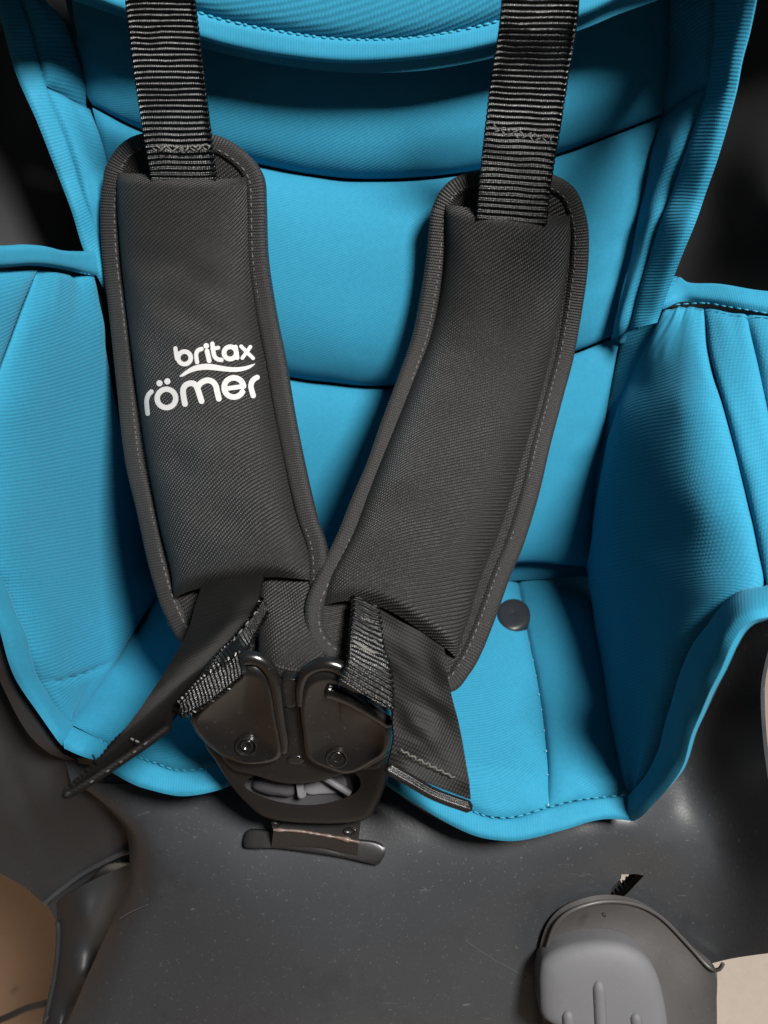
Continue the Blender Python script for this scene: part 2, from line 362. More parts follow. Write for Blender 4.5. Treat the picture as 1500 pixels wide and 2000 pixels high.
# front of the shell: crotch panel, running right into the leg guard
dsh = TPS([(140, 1480, .343), (400, 1500, .335), (620, 1480, .333), (900, 1540, .325), (900, 1620, .3165), (1240, 1560, .3175), (1240, 1615, .3120), (1130, 1560, .3195), (1130, 1625, .3130), (1150, 1670, .3135), (240, 1600, .334), (245, 1700, .334), (225, 1790, .336), (140, 2010, .347), (60, 2200, .345),
           (300, 1800, .3305), (300, 1650, .3275), (450, 1700, .3175), (620, 1650, .3165), (620, 1800, .3155), (620, 2010, .324), (620, 2200, .338), (900, 1750, .316), (1050, 1850, .326), (1000, 2010, .332), (1180, 1740, .322), (1250, 1700, .322),
           (1300, 1650, .3175), (1310, 1580, .3225), (1341, 1520, .325), (1397, 1380, .309), (1440, 1290, .296), (1420, 1450, .309), (1480, 1400, .288), (1490, 1500, .291), (1400, 1650, .320), (1510, 1700, .298), (1400, 1800, .324), (1500, 1850, .308), (1350, 1900, .333), (1620, 1750, .280), (1000, 2200, .345)])
# left limit is the arch above the left leg opening
arch = [(150, 1530), (180, 1565), (200, 1605), (214, 1650), (220, 1695), (220, 1740), (206, 1792), (180, 1850), (150, 1920), (118, 2000), (70, 2120)]
gc = loft(arch, [(1100, 1540), (1115, 1590), (1130, 1640), (1140, 1690), (1145, 1720), (1150, 1760), (1150, 1800), (1145, 1850), (1130, 1920), (1120, 2000), (1120, 2120)], 70, 90)
gt = coons([(150, 1530), (250, 1460), (620, 1430), (900, 1500), (1100, 1540)], [(150, 1531), (620, 1530), (1100, 1541)], [(150, 1530), (150, 1531)], [(1100, 1540), (1100, 1541)], 6, 90)
roll = np.clip(1 - np.linspace(0, 1, 90) / .11, 0, 1)[None] ** 2.2 * np.clip(np.linspace(0, 1, 70) / .2, 0, 1)[:, None]
cp = sheet('crotch_panel', world(gc, dsh), M['shell'], shell, disp=-.012 * roll, thick=.003)
sheet('front_lip', world(coons([(110, 1430), (400, 1450), (620, 1440), (900, 1500), (1250, 1560)], [(140, 1532), (400, 1533), (620, 1535), (900, 1560), (1250, 1630)], [(110, 1430), (140, 1532)], [(1250, 1560), (1250, 1630)], 12, 70), off(dsh, .0025)), M['shell'], shell, thick=.004)
# right leg guard with the slot for the foot-rest rack
gl = coons([(1100, 1540), (1230, 1545), (1310, 1440), (1350, 1330), (1410, 1220), (1520, 1180)], [(1120, 2120), (1200, 2080), (1280, 1960), (1350, 1900), (1412, 1876), (1500, 1862), (1560, 1858)],
           [(1100, 1540), (1115, 1590), (1130, 1640), (1140, 1690), (1145, 1720), (1150, 1760), (1150, 1800), (1145, 1850), (1130, 1920), (1120, 2000), (1120, 2120)],
           [(1520, 1180), (1506, 1250), (1493, 1300), (1486, 1350), (1489, 1430), (1497, 1500), (1509, 1580), (1530, 1700), (1560, 1858)], 90, 80)
lg = sheet('leg_guard', world(gl, dsh), M['shell'], shell, thick=.0018)
def cut(o, outline, df, d0, d1, smooth=False):
    q = closed(outline, 60) if smooth else np.array(outline, float); n = len(q)
    V = np.vstack([P(q[:, 0], q[:, 1], df(q[:, 0], q[:, 1]) + d0), P(q[:, 0], q[:, 1], df(q[:, 0], q[:, 1]) + d1)])
    Fc = [[j, (j + 1) % n, n + (j + 1) % n, n + j] for j in range(n)] + [list(range(n))[::-1], list(range(n, 2 * n))]
    c = link('cutter', V, Fc, M['shell'], None, smooth=False)
    bm = bmesh.new(); bm.from_mesh(c.data); bmesh.ops.recalc_face_normals(bm, faces=bm.faces); bm.to_mesh(c.data); bm.free()
    loc = o.location.copy(); par = o.parent; o.parent = None; o.location = (0, 0, 0)
    md = o.modifiers.new('b', 'BOOLEAN'); md.object = c; md.operation = 'DIFFERENCE'; md.solver = 'EXACT'
    bpy.context.view_layer.update()
    me = bpy.data.meshes.new_from_object(o.evaluated_get(bpy.context.evaluated_depsgraph_get()))
    o.modifiers.clear(); o.data = me; o.parent = par; o.location = loc
    bpy.data.objects.remove(c)
cut(lg, [(1190, 1752), (1196, 1732), (1213, 1716), (1214, 1708), (1243, 1707), (1258, 1710), (1228, 1742), (1212, 1757)], dsh, -.012, .012)
for sc_ in ([(905, 1834), (955, 1868), (1000, 1893), (1042, 1918)], [(232, 1795), (258, 1780), (290, 1766)]):
    q = pt(sc_, 24, off(dsh, .0002)); tube('scratch', q, np.r_[.0001, np.full(22, .0003), .0001], M['collar'], cp, k=5)
# toothed rack behind the slot, and its dark slot wall
rk = [(1256, 1708), (1262, 1712), (1215, 1765), (1196, 1762)]
teeth = []
for i in range(7):
    t = i / 7; a = np.array([1246, 1708]) * (1 - t) + np.array([1200, 1758]) * t; teeth += [tuple(a), tuple(a + np.array([-5, -1])), tuple(a + np.array([-5, 4]))]
rkd = [(1262, 1708)] + teeth + [(1196, 1764), (1214, 1768)]
blob('toothed_rack', rkd, off(dsh, .010), M['shell_black'], shell, h=.0, thick=.003, rings=(0, 1), smooth_pts=False, centre=(1229, 1738))
blob('slot_wall', [(1180, 1722), (1205, 1712), (1216, 1730), (1220, 1748), (1205, 1770), (1180, 1765)], off(dsh, .014), M['shell_black'], shell, h=0, thick=.004, rings=(0, 1), n=20)
# left leg guard, deeper than the crotch panel
dll = TPS([(0, 1250, .335), (0, 1480, .342), (110, 1450, .343), (200, 1500, .348), (-120, 1480, .335), (0, 1700, .368), (90, 1760, .378), (150, 1700, .375), (240, 1660, .366), (260, 1600, .356), (120, 1570, .356), (-150, 1700, .36), (-150, 1250, .325)])
gl2 = coons([(-160, 1150), (-60, 1200), (20, 1300), (110, 1430), (270, 1480)], [(-160, 1640), (-60, 1678), (0, 1706), (45, 1732), (92, 1762), (150, 1712), (200, 1680), (270, 1652)], [(-160, 1150), (-160, 1640)], [(270, 1480), (270, 1652)], 50, 60)
sheet('leg_guard', world(gl2, dll), M['shell_black'], shell, disp=noise2(50, 60, (5, 6), .0008), thick=.004)
tube('guard_edge', pt([(86, 1764), (110, 1744), (150, 1714), (190, 1690), (235, 1668), (270, 1656)], 30, off(dll, -.002)), .0013, M['shell'], shell)
sheet('guard_underside', world(loft([(92, 1768), (150, 1720), (200, 1686), (310, 1640)], [(112, 1802), (170, 1800), (220, 1800), (310, 1790)], 20, 10), off(dll, .006)), M['shell_black'], shell, thick=.003)

# ------------------------------------------------------------------ foot rests
fr = thing('foot_rest', 'black plastic foot rest stem with thin strap, beside the brown floor', 'foot rest', tuple(P(150, 2300, .62)))
dst = TPS([(110, 1790, .388), (170, 1790, .370), (240, 1700, .372), (230, 1780, .385), (105, 1900, .392), (150, 1900, .374), (200, 1850, .385), (75, 2010, .395), (120, 2010, .38), (140, 2010, .39), (60, 2100, .40), (110, 2100, .395)])
sheet('stem', world(coons([(100, 1770), (160, 1730), (290, 1670)], [(60, 2110), (150, 2110)], [(100, 1770), (113, 1810), (110, 1900), (92, 1985), (60, 2110)], [(290, 1670), (290, 1740), (262, 1830), (225, 1920), (190, 2010), (150, 2110)], 40, 24), dst), M['shell_black'], fr, thick=.012)
tube('stem_edge', pt([(113, 1800), (114, 1830), (108, 1900), (92, 1975), (78, 2050)], 24, off(dst, -.001)), .0012, M['shell_black'], fr)
tube('strap', pt([(-40, 2006, .43), (10, 1988, .42), (50, 1970, .41), (80, 1962, .40), (105, 1956, .392)], 24), .0017, M['shell_black'], fr, flat=.5)

ff = thing('leg_rest', 'leg rest hinge with light grey ribbed cap in a dirty grey collar', 'leg rest', tuple(P(1180, 2150, .40)))
dcap = TPS([(1052, 1900, .314), (1170, 1840, .313), (1290, 1900, .311), (1170, 2000, .310), (1060, 2000, .312), (1300, 2000, .309), (1170, 2100, .308)])
blob('cap', [(1052, 1895), (1062, 1868), (1100, 1845), (1160, 1834), (1215, 1839), (1255, 1860), (1280, 1895), (1296, 1950), (1306, 2030), (1306, 2120), (1180, 2140), (1110, 2040), (1078, 1997), (1055, 1978), (1051, 1930)], dcap, M['cap'], ff, h=.0055, thick=.010, prof=lambda r: math.sqrt(max(0, 1 - max(0, (r - .55) / .45) ** 2.6)), n=90, centre=(1175, 1985))
for (a, b, r) in (((1168, 1913), (1176, 2060), .0026), ((1108, 1972), (1116, 2080), .0024), ((1240, 1976), (1250, 2080), .0024)):
    q = pt([a, ((a[0] + b[0]) / 2, (a[1] + b[1]) / 2), b], 20, off(dcap, -.0046)); rr = np.full(20, r); rr[0] = r * .4; rr[1] = r * .8
    tube('cap_rib', q, rr, M['cap'], ff, flat=.8)
colo = [(1070, 2080), (1060, 1990), (1056, 1915), (1066, 1858), (1085, 1806), (1120, 1777), (1180, 1761), (1240, 1766), (1290, 1791), (1340, 1841), (1395, 1897), (1400, 1960), (1400, 2080)]
coli = [(1105, 2080), (1085, 2005), (1062, 1935), (1068, 1885), (1095, 1858), (1130, 1846), (1170, 1842), (1215, 1847), (1250, 1868), (1272, 1900), (1290, 1960), (1296, 2000), (1300, 2080)]
LO, LI = cr(colo, 70), cr(coli, 70); s = np.linspace(0, 1, 14)
G = (1 - s)[None, :, None] * LO[:, None] + s[None, :, None] * LI[:, None]
dd = (dsh(G[..., 0], G[..., 1]) - .006) * (1 - s)[None] ** 1.5 + (dcap(G[..., 0], G[..., 1]) + .010) * (1 - (1 - s)[None] ** 1.5)
sheet('collar', P(G[..., 0], G[..., 1], dd), M['collar'], ff, thick=.003)
tube('collar_lip', pt([(1062, 1872), (1068, 1850), (1085, 1806), (1120, 1777), (1180, 1761), (1240, 1766), (1290, 1791), (1340, 1841), (1375, 1880), (1392, 1894), (1405, 1893), (1412, 1882)], 70, off(dsh, -.0068)), .0008, M['collar'], ff)
blob('hinge_side', [(1330, 1905), (1360, 1900), (1386, 1912), (1384, 1950), (1378, 1972), (1382, 2000), (1384, 2080), (1340, 2090), (1320, 1990)], .345, M['collar'], ff, h=.006, thick=.012, prof=lambda r: math.sqrt(max(0, 1 - r * r)))
blob('pin', [(1383, 1908), (1390, 1912), (1392, 1930), (1387, 1944), (1381, 1942), (1379, 1925)], .343, M['shell_black'], ff, h=.002, thick=.006, n=20)
blob('screw_hole', [(1178, 1786), (1183, 1786), (1184, 1790), (1179, 1792)], off(dsh, -.019), M['shell_black'], ff, h=.0002, thick=.001, n=12)

# ------------------------------------------------------------------ blue fabric cover
cov = thing('seat_cover', 'bright blue quilted fabric seat cover with stitched binding, dressed over the plastic shell', 'seat cover', (0, 0, 0))
def panel(name, g, df, mat, h, p=4., q=.5, ends=(1, 1, 1, 1), nz=.0005, cells=(3, 3), extra=None, thick=.004):
    n, m = g.shape[:2]; ed = 1 - np.minimum(pil(n, m, 1, 6, 1, ends), 1); d = pil(n, m, h, p, q, ends) + noise2(n, m, cells, nz) + noise2(n, m, (n // 6, m // 6), .0004) * ed + noise2(n, m, (n // 14, m // 14), .00016)
    if extra is not None: d = d + extra(g)
    return sheet(name, world(g, df), mat, cov, disp=d, thick=thick)
seam2 = [(180, 207), (275, 255), (400, 297), (500, 322), (600, 342), (700, 352), (800, 350), (900, 340), (1080, 305), (1200, 262), (1292, 226)]
seam3 = [(285, 640), (400, 700), (560, 738), (650, 750), (750, 757), (900, 745), (1000, 725), (1115, 692), (1213, 652)]
junc = [(312, 1152), (600, 1140), (800, 1118), (1005, 1101), (1147, 1107)]
def sh(c, dv, du=0): return [(a + du, b + dv) for a, b in c]
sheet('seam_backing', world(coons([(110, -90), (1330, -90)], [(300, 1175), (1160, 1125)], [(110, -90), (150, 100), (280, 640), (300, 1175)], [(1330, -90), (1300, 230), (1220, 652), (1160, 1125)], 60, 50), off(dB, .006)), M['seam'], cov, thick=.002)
panel('back_panel', coons([(125, -80), (720, -60), (1320, -80)], sh(seam2, -3), [(125, -80), (140, 0), (152, 90), (168, 180), (180, 204)], [(1320, -80), (1315, 0), (1306, 120), (1292, 223)], 60, 110), dB, M['blue_smooth'], .017, 2.6, .6, ends=(0, 1, 1, 1))
panel('back_panel', coons(sh(seam2, 3), sh(seam3, -3), [(180, 210), (205, 310), (230, 430), (285, 637)], [(1292, 229), (1260, 400), (1238, 520), (1211, 649)], 80, 110), dB, M['blue_smooth'], .018, 2.8, .6)
panel('back_panel', coons(sh(seam3, 3), sh(junc, -2), [(285, 643), (300, 900), (312, 1150)], [(1211, 655), (1185, 800), (1158, 980), (1147, 1105)], 80, 100), dB, M['blue_smooth'], .014, 3, .6)
# side strips of the backrest, turning forward to their binding
dls = TPS([(u, v, dB(u, v) + k) for u, v, k in ((140, -60, .004), (152, 90, .004), (168, 180, .003), (205, 310, .002), (230, 430, .002), (285, 640, .002), (250, 560, 0), (36, 0, -.012), (56, 56, -.013), (87, 162, -.014), (112, 238, -.014), (140, 317, -.014), (165, 398, -.014), (202, 518, -.012), (0, -80, -.012), (225, 600, -.010), (-20, 0, -.018), (28, 140, -.018), (112, 345, -.018), (162, 490, -.017), (196, 555, -.015))])
panel('side_panel', coons([(14, -70), (60, -70)], [(88, 166), (128, 186), (170, 210)], [(14, -70), (36, 0), (56, 56), (88, 166)], [(60, -70), (84, 8), (112, 36), (138, 92), (156, 150), (170, 210)], 40, 24), dls, M['blue'], .005, 4, ends=(0, 1, 1, 1))
panel('side_panel', coons([(88, 170), (128, 188), (176, 214)], [(205, 530), (235, 600), (285, 640)], [(88, 170), (112, 238), (140, 317), (165, 398), (205, 530)], [(176, 214), (203, 312), (230, 440), (285, 640)], 50, 26), dls, M['blue'], .004, 4, ends=(1, 0, 1, 1))
def strip(name, outer, inner, df, mat, h, n=80, m=14, parent=None, p=4, thick=.003, nz=.0002, lift=0, tilt=0):
    h = h * .6
    g = loft(outer, inner, n, m); tl_ = tilt * np.linspace(1, 0, m)[None] * np.sin(np.pi * np.linspace(.12, 1, n))[:, None]; Q = P(g[..., 0], g[..., 1], df(g[..., 0], g[..., 1]) - tl_)
    return sheet(name, Q, mat, parent or cov, disp=lift + pil(n, m, h, p, .6, (0, 0, 1, 1)) + noise2(n, m, (max(3, n // 8), 1), nz), thick=thick), Q
b_in = [(14, -70), (36, 0), (56, 56), (87, 162), (112, 238), (140, 317), (165, 398), (185, 448), (202, 518), (222, 580)]
strip('binding', [(-40, -80), (-10, 0), (3, 50), (28, 140), (70, 238), (112, 345), (140, 420), (162, 490), (196, 558), (215, 600)], b_in, dls, M['blue_bind'], .0035, 110, lift=.001)
q = pt(b_in[1:-1], 120, off(dls, -.0015)); stitches('stitching', q, tocam(q), M['blue_thread'], cov)
drs = TPS([(u, v, dB(u, v) + k) for u, v, k in ((1320, -80, .004), (1312, 60, .004), (1292, 226, .004), (1262, 400, .003), (1213, 652, .002), (1400, 0, -.016), (1395, 140, -.017), (1345, 300, -.018), (1302, 420, -.017), (1258, 560, -.014), (1235, 640, -.010), (1350, 0, -.006), (1480, 0, -.032), (1448, 150, -.032), (1415, 280, -.032), (1375, 400, -.030), (1315, 560, -.024), (1288, 620, -.018), (1490, -80, -.032))])
panel('side_panel', coons([(1322, -80), (1410, -80)], [(1290, 238), (1340, 198), (1394, 160)], [(1322, -80), (1316, 0), (1306, 120), (1290, 238)], [(1410, -80), (1404, 0), (1394, 160)], 36, 24), drs, M['blue'], .005, 4, ends=(0, 1, 1, 1))
panel('side_panel', coons([(1294, 232), (1340, 196), (1392, 158)], [(1213, 656), (1224, 650), (1236, 645)], [(1294, 232), (1264, 400), (1240, 530), (1213, 656)], [(1392, 158), (1345, 300), (1302, 420), (1258, 560), (1236, 645)], 60, 24), drs, M['blue'], .006, 4, ends=(1, 0, 1, 1))
strip('binding', [(1492, -80), (1480, 0), (1448, 150), (1415, 280), (1375, 400), (1340, 490), (1310, 565), (1285, 630)], [(1410, -80), (1402, 0), (1393, 150), (1345, 300), (1302, 420), (1275, 500), (1255, 565), (1236, 640)], drs, M['blue_bind'], .0045, 90, lift=.001)
# lower right side strip going down behind the wing
drs2 = TPS([(u, v, dB(u, v) + k) for u, v, k in ((1213, 652, .001), (1185, 800, .001), (1160, 980, .001), (1147, 1107, .001), (1290, 620, -.014), (1230, 780, -.010), (1185, 930, -.006), (1160, 1110, -.004))])
panel('side_panel', loft([(1232, 560), (1211, 660), (1183, 800), (1158, 980), (1145, 1110)], [(1315, 540), (1290, 640), (1235, 775), (1192, 930), (1164, 1120)], 60, 14), off(drs2, .004), M['blue'], .002, 4)

# wings
wl_seam = [(312, 1165), (299, 1176), (253, 1243), (207, 1312), (161, 1378), (134, 1413)]
fl_in = [(-80, 900), (-40, 1060), (0, 1148), (19, 1188), (47, 1262), (70, 1325), (112, 1395), (126, 1416)]
def dimple(g):      # small pucker above the lower corner
    u, v = g[..., 0], g[..., 1]; t = np.clip((u - 72) / 130, 0, 1); line = 1329 - 8 * t - 30 * t * t
    return -.0022 * np.exp(-((v - line) / 5.0) ** 2) * ((u > 60) & (u < 215)) * np.sin(np.pi * np.clip((u - 60) / 155, 0, 1))
panel('wing_panel', loft([(75, 528), (40, 592), (0, 685), (-50, 810)] + fl_in, [(178, 542), (192, 610), (215, 750), (245, 900), (285, 1060)] + wl_seam, 120, 60), dwl, M['blue'], .006, 5, cells=(5, 3), nz=.0006, extra=dimple, ends=(1, 1, 1, 1))
panel('wing_panel', loft([(-230, 530), (-220, 700), (-180, 850), (-110, 960), (-82, 1000)], [(73, 528), (38, 592), (-2, 685), (-52, 810), (-80, 900)], 40, 30), dwl, M['blue'], .006, 5)
strip('binding', [(-230, 490), (-150, 485), (-60, 478), (0, 480), (40, 478), (80, 481), (120, 490), (174, 492)], [(-230, 535), (-150, 530), (0, 522), (60, 519), (110, 525), (180, 541)], off(dwl, -.001), M['blue_tape'], .0045, 70, lift=.001)
q = pt([(-100, 526), (0, 519), (60, 516), (110, 522), (178, 537)], 80, off(dwl, -.0035)); stitches('stitching', q, tocam(q), M['blue_thread'], cov)
strip('binding', [(-130, 960), (-60, 1110), (-12, 1220), (0, 1252), (28, 1330), (70, 1395), (107, 1447), (126, 1464)], fl_in[1:], off(dwl, .0), M['blue_tape'], .004, 70, nz=.0006, lift=.001)
q = pt(fl_in[1:], 100, off(dwl, -.0018)); stitches('stitching', q, tocam(q), M['blue_thread'], cov)

fr_in = [(1620, 1135), (1560, 1142), (1500, 1157), (1453, 1164), (1407, 1204), (1360, 1262), (1327, 1353), (1304, 1447), (1276, 1507), (1240, 1550)]
pl1 = [(1374, 599), (1388, 693), (1421, 823), (1449, 935), (1472, 1029), (1500, 1157)]
pl2 = [(1457, 609), (1472, 674), (1500, 805), (1530, 950), (1580, 1142)]
back_r = [(1300, 606), (1262, 690), (1212, 800), (1178, 930), (1160, 1050), (1153, 1115), (1160, 1180), (1176, 1280), (1200, 1400), (1232, 1549)]
panel('wing_panel', loft(back_r, pl1[:-1] + [(1490, 1120), (1480, 1158)] + fr_in[4:], 130, 70), dwr, M['blue'], .006, 7, cells=(4, 3), nz=.0006)
panel('wing_panel', loft(pl1, pl2, 70, 26), dwr, M['blue'], .0045, 4)
panel('wing_panel', loft(pl2, [(1640, 640), (1680, 800), (1700, 950), (1690, 1140)], 60, 26), dwr, M['blue'], .0045, 4)
strip('binding', [(1297, 585), (1325, 549), (1347, 559), (1400, 560), (1460, 570), (1510, 579), (1660, 610)], [(1297, 606), (1330, 592), (1375, 595), (1420, 602), (1500, 615), (1660, 645)], off(dwr, -.002), M['blue_tape'], .0045, 70, lift=.001)
q = pt([(1310, 596), (1375, 592), (1420, 599), (1500, 612), (1600, 630)], 70, off(dwr, -.005)); stitches('stitching', q, tocam(q), M['blue_thread'], cov)
strip('binding', [(1620, 1188), (1560, 1192), (1500, 1211), (1453, 1237), (1420, 1293), (1397, 1349), (1369, 1405), (1341, 1493), (1313, 1540), (1267, 1587), (1240, 1604)], fr_in, off(dwr, -.001), M['blue_tape'], .0045, 100, nz=.0004, lift=.001, tilt=.014)

# seat pan
dSf = lambda u, v: dS(u, v) + .00008 * np.maximum(0, np.asarray(v, float) - (1500 + .05 * (np.asarray(u, float) - 600)))
s_in = [(132, 1414), (187, 1440), (224, 1462), (299, 1489), (350, 1505), (420, 1498), (470, 1478), (540, 1445), (620, 1435), (700, 1455), (757, 1490), (800, 1514), (860, 1552), (926, 1586), (963, 1597), (1010, 1595), (1071, 1577)]
s_in2 = [(1071, 1577), (1127, 1563), (1180, 1557), (1234, 1552)]
fold = [(1005, 1092), (1018, 1170), (1030, 1240), (1045, 1310), (1060, 1400), (1069, 1490), (1071, 1577)]
panel('seat_panel', coons([(312, 1150), (600, 1128), (800, 1106), (1005, 1092)], s_in, [(312, 1150)] + wl_seam[1:], fold, 80, 110), dSf, M['blue_smooth'], .007, 6, q=.6, nz=.0006)
panel('seat_panel', coons([(1005, 1092), (1080, 1092), (1156, 1098)], s_in2, fold, [(1156, 1098), (1155, 1115), (1160, 1180), (1176, 1280), (1200, 1400), (1234, 1552)], 80, 40), dSf, M['blue_smooth'], .0045, 4, nz=.0006)
strip('binding', [(126, 1464), (145, 1471), (187, 1484), (224, 1512), (280, 1540), (355, 1554), (420, 1545), (470, 1525), (540, 1490), (620, 1480), (700, 1500), (757, 1535), (800, 1562), (860, 1600), (920, 1630), (970, 1641), (1020, 1641), (1100, 1622), (1150, 1606), (1190, 1599), (1240, 1604)],
      s_in + s_in2[1:], lambda u, v: dSf(u, v) - .002, M['blue_tape'], .004, 200, nz=.0004)
q = pt(s_in[1:] + s_in2[1:], 240, off(dSf, -.0042)); stitches('stitching', q, np.tile([0, -.3, .95], (240, 1)), M['blue_thread'], cov)
q = pt(fold[2:], 60, off(dSf, -.003)); stitches('stitching', q, tocam(q), M['lint'], cov, r=.00022, step=.011, length=.0008)
# plastic snap button
sn = [(1002 + 34 * math.cos(a), 1203 + 31 * math.sin(a)) for a in np.linspace(0, 2 * math.pi, 36, endpoint=False)]
snap = blob('snap_button', sn, off(dS, -.0066), M['snap'], cov, h=.0022, thick=.003, prof=lambda r: math.sqrt(max(0, 1 - max(0, (r - .75) / .25) ** 2)) - .25 * math.exp(-(r / .12) ** 2), rings=(0, .05, .1, .16, .3, .55, .75, .85, .93, .98, 1), smooth_pts=False)
snap['label'] = 'round black plastic snap button with a dimple'

# ------------------------------------------------------------------ headrest cushion above
hr = thing('headrest', 'blue padded headrest with rounded stitched lower edge, overhanging the backrest', 'headrest', (0, .09, .30))
dH = lambda u, v: dB(u, v) - .033 - .060 * np.clip((np.asarray(u, float) - 1450) / 350, 0, 1.2) ** 1.4 - .055 * np.clip((250 - np.asarray(u, float)) / 350, 0, 1.2) ** 1.6  # right end, out of view, brought forward to shade the side strips
h_edge = [(-60, -110), (90, -42), (182, 0), (243, 24), (388, 76), (500, 104), (620, 121), (720, 124), (850, 113), (975, 88), (1130, 38), (1210, 2), (1300, -28), (1420, -75), (1560, -150), (1720, -260), (1900, -340)]
h_st = [(-60, -160), (100, -88), (200, -48), (260, -25), (388, 24), (450, 42), (550, 62), (650, 75), (750, 77), (850, 68), (970, 42), (1120, -8), (1200, -42), (1290, -75), (1420, -125), (1560, -200), (1720, -310), (1900, -390)]
g = coons([(-60, -540), (720, -560), (1900, -540)], h_st, [(-60, -540), (-60, -160)], [(1900, -540), (1900, -390)], 50, 150)
sheet('cushion', world(g, dH), M['blue'], hr, disp=pil(50, 150, .008, 4, .5, (0, 1, 1, 1)), thick=.022)
strip('binding', h_edge, h_st, dH, M['blue_tape'], .004, 150, parent=hr, thick=.012, lift=.001)
q = pt(h_st[3:-5], 140, off(dH, -.002)); stitches('stitching', q, tocam(q), M['pad_thread'] if False else M['blue_thread'], hr, r=.0005)
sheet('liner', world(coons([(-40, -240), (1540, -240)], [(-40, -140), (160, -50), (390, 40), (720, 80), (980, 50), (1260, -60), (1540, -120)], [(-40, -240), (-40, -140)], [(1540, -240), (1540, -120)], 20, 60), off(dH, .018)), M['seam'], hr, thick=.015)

# ------------------------------------------------------------------ harness: shoulder pads
def pad(label, outl, outr, inl, inr, end_top, end_bot, st, sb, df, bulge, twist_noise):
    t = thing('shoulder_pad', label, 'harness pad', tuple(P(outl[-1][0] * .5 + outr[-1][0] * .5, outl[-1][1], df(*outl[-1]))))
    # flat backing piece with rounded ends
    outline = [*end_top, *outr, *end_bot, *outl[::-1]]
    o2 = closed(outline, 200); c = o2.mean(0)
    L = cr([end_top[0]] + outl + [end_bot[-1]], 90); R = cr([end_top[-1]] + outr + [end_bot[0]], 90)
    s = np.linspace(0, 1, 24)[None, :, None]; g = (1 - s) * L[:, None] + s * R[:, None]
    Tm, Bm = cr(end_top, 24), cr(end_bot, 24)[::-1]
    w = np.clip(1 - np.linspace(0, 1, 90) * 9, 0, 1)[:, None, None]; g = g + w * (Tm - g[0])[None]
    w = np.clip(1 - np.linspace(1, 0, 90) * 9, 0, 1)[:, None, None]; g = g + w * (Bm - g[-1])[None]
    sheet('backing', world(g, off(df, -.0005)), M['pad'], t, thick=.004)
    # binding tape round the whole outline
    ring = np.vstack([o2, o2[:1]]); edge = world(ring, df)
    # inward offset of the outline in pixels
    tg = np.gradient(o2, axis=0); tg = (np.roll(o2, -1, 0) - np.roll(o2, 1, 0)); tg /= np.linalg.norm(tg, axis=1, keepdims=True)
    nr = np.stack([-tg[:, 1], tg[:, 0]], 1); 
    if np.mean(np.sum(nr * (c - o2), 1)) < 0: nr = -nr
    for _ in range(6): nr = (nr + np.roll(nr, 1, 0) + np.roll(nr, -1, 0)) / 3
    nr /= np.linalg.norm(nr, axis=1, keepdims=True)
    W_ = 36.0; m = 11; gb = np.stack([o2 + nr * W_ * k / (m - 1) for k in range(m)], 1); gb = np.concatenate([gb, gb[:1]], 0)
    Q = world(gb, df); x = np.linspace(-1, 1, m); prof = np.maximum(1 - np.abs(x * .98) ** 4, 0) ** .5
    sheet('binding', Q, M['pad_bind'], t, disp=.0021 * prof[None] + noise2(201, m, (40, 1), .00012), thick=.0015)
    si = np.concatenate([o2 + nr * W_ * .74, (o2 + nr * W_ * .74)[:1]]); q = world(si, off(df, -.0017)); stitches('stitching', q, tocam(q), M['pad_thread'], t, step=.0030, length=.0021, r=.00033)
    # padded sleeve on the front
    n, m = 170, 60; g = coons(st, sb, inl, inr, n, m); Q = world(g, df)
    xs = np.linspace(-1, 1, m); ts = np.linspace(0, 1, n)
    pr = (1 - np.abs(xs) ** 3.2) ** .6
    lip = (.62 + .38 * np.sin(np.pi * np.clip(ts, .0, 1)) ** .5) * 1.05 - .30 * np.exp(-(ts / .012) ** 2) - .30 * np.exp(-((1 - ts) / .012) ** 2)
    d = bulge * pr[None] * lip[:, None] + noise2(n, m, (14, 4), twist_noise) * pr[None] + .0015
    sl = sheet('sleeve', Q, M['pad'], t, disp=d, thick=.0022)
    return t, sl
dPL = TPS([(360, 260, dB(360, 260) - .024), (230, 330, dB(230, 330) - .018), (500, 330, dB(500, 330) - .026), (205, 600, .352), (540, 600, .343), (240, 850, .335), (580, 850, .322), (310, 1170, .305), (640, 1080, .295), (350, 1250, .300), (600, 1290, .290)])
dPR = TPS([(1000, 330, dB(1000, 330) - .030), (850, 420, dB(850, 420) - .028), (1150, 440, dB(1150, 440) - .024), (800, 690, .340), (1120, 700, .346), (710, 900, .318), (1060, 930, .326), (600, 1200, .284), (960, 1220, .298), (885, 1350, .290), (620, 1270, .281)])
padL, slL = pad('black padded shoulder pad with white printed lettering, on the harness strap',
    [(203, 350), (197, 400), (200, 500), (212, 600), (228, 750), (245, 900), (268, 1000), (290, 1100), (312, 1175)],
    [(514, 350), (517, 400), (520, 500), (535, 600), (555, 700), (572, 800), (592, 900), (615, 1000), (636, 1070), (640, 1150)],
    [(232, 340), (235, 430), (246, 560), (262, 700), (278, 820), (296, 930), (318, 1040), (338, 1120), (342, 1172)],
    [(484, 346), (486, 430), (490, 520), (500, 600), (516, 690), (536, 800), (556, 900), (578, 1000), (604, 1080), (608, 1134)],
    [(208, 325), (235, 284), (275, 262), (350, 253), (425, 265), (465, 286), (497, 315)], [(640, 1200), (615, 1250), (560, 1275), (480, 1290), (400, 1285), (350, 1250), (328, 1212)],
    [(232, 328), (290, 331), (380, 340), (440, 345), (484, 342)], [(342, 1172), (390, 1156), (450, 1146), (530, 1132), (608, 1134)], dPL, .0125, .0006)
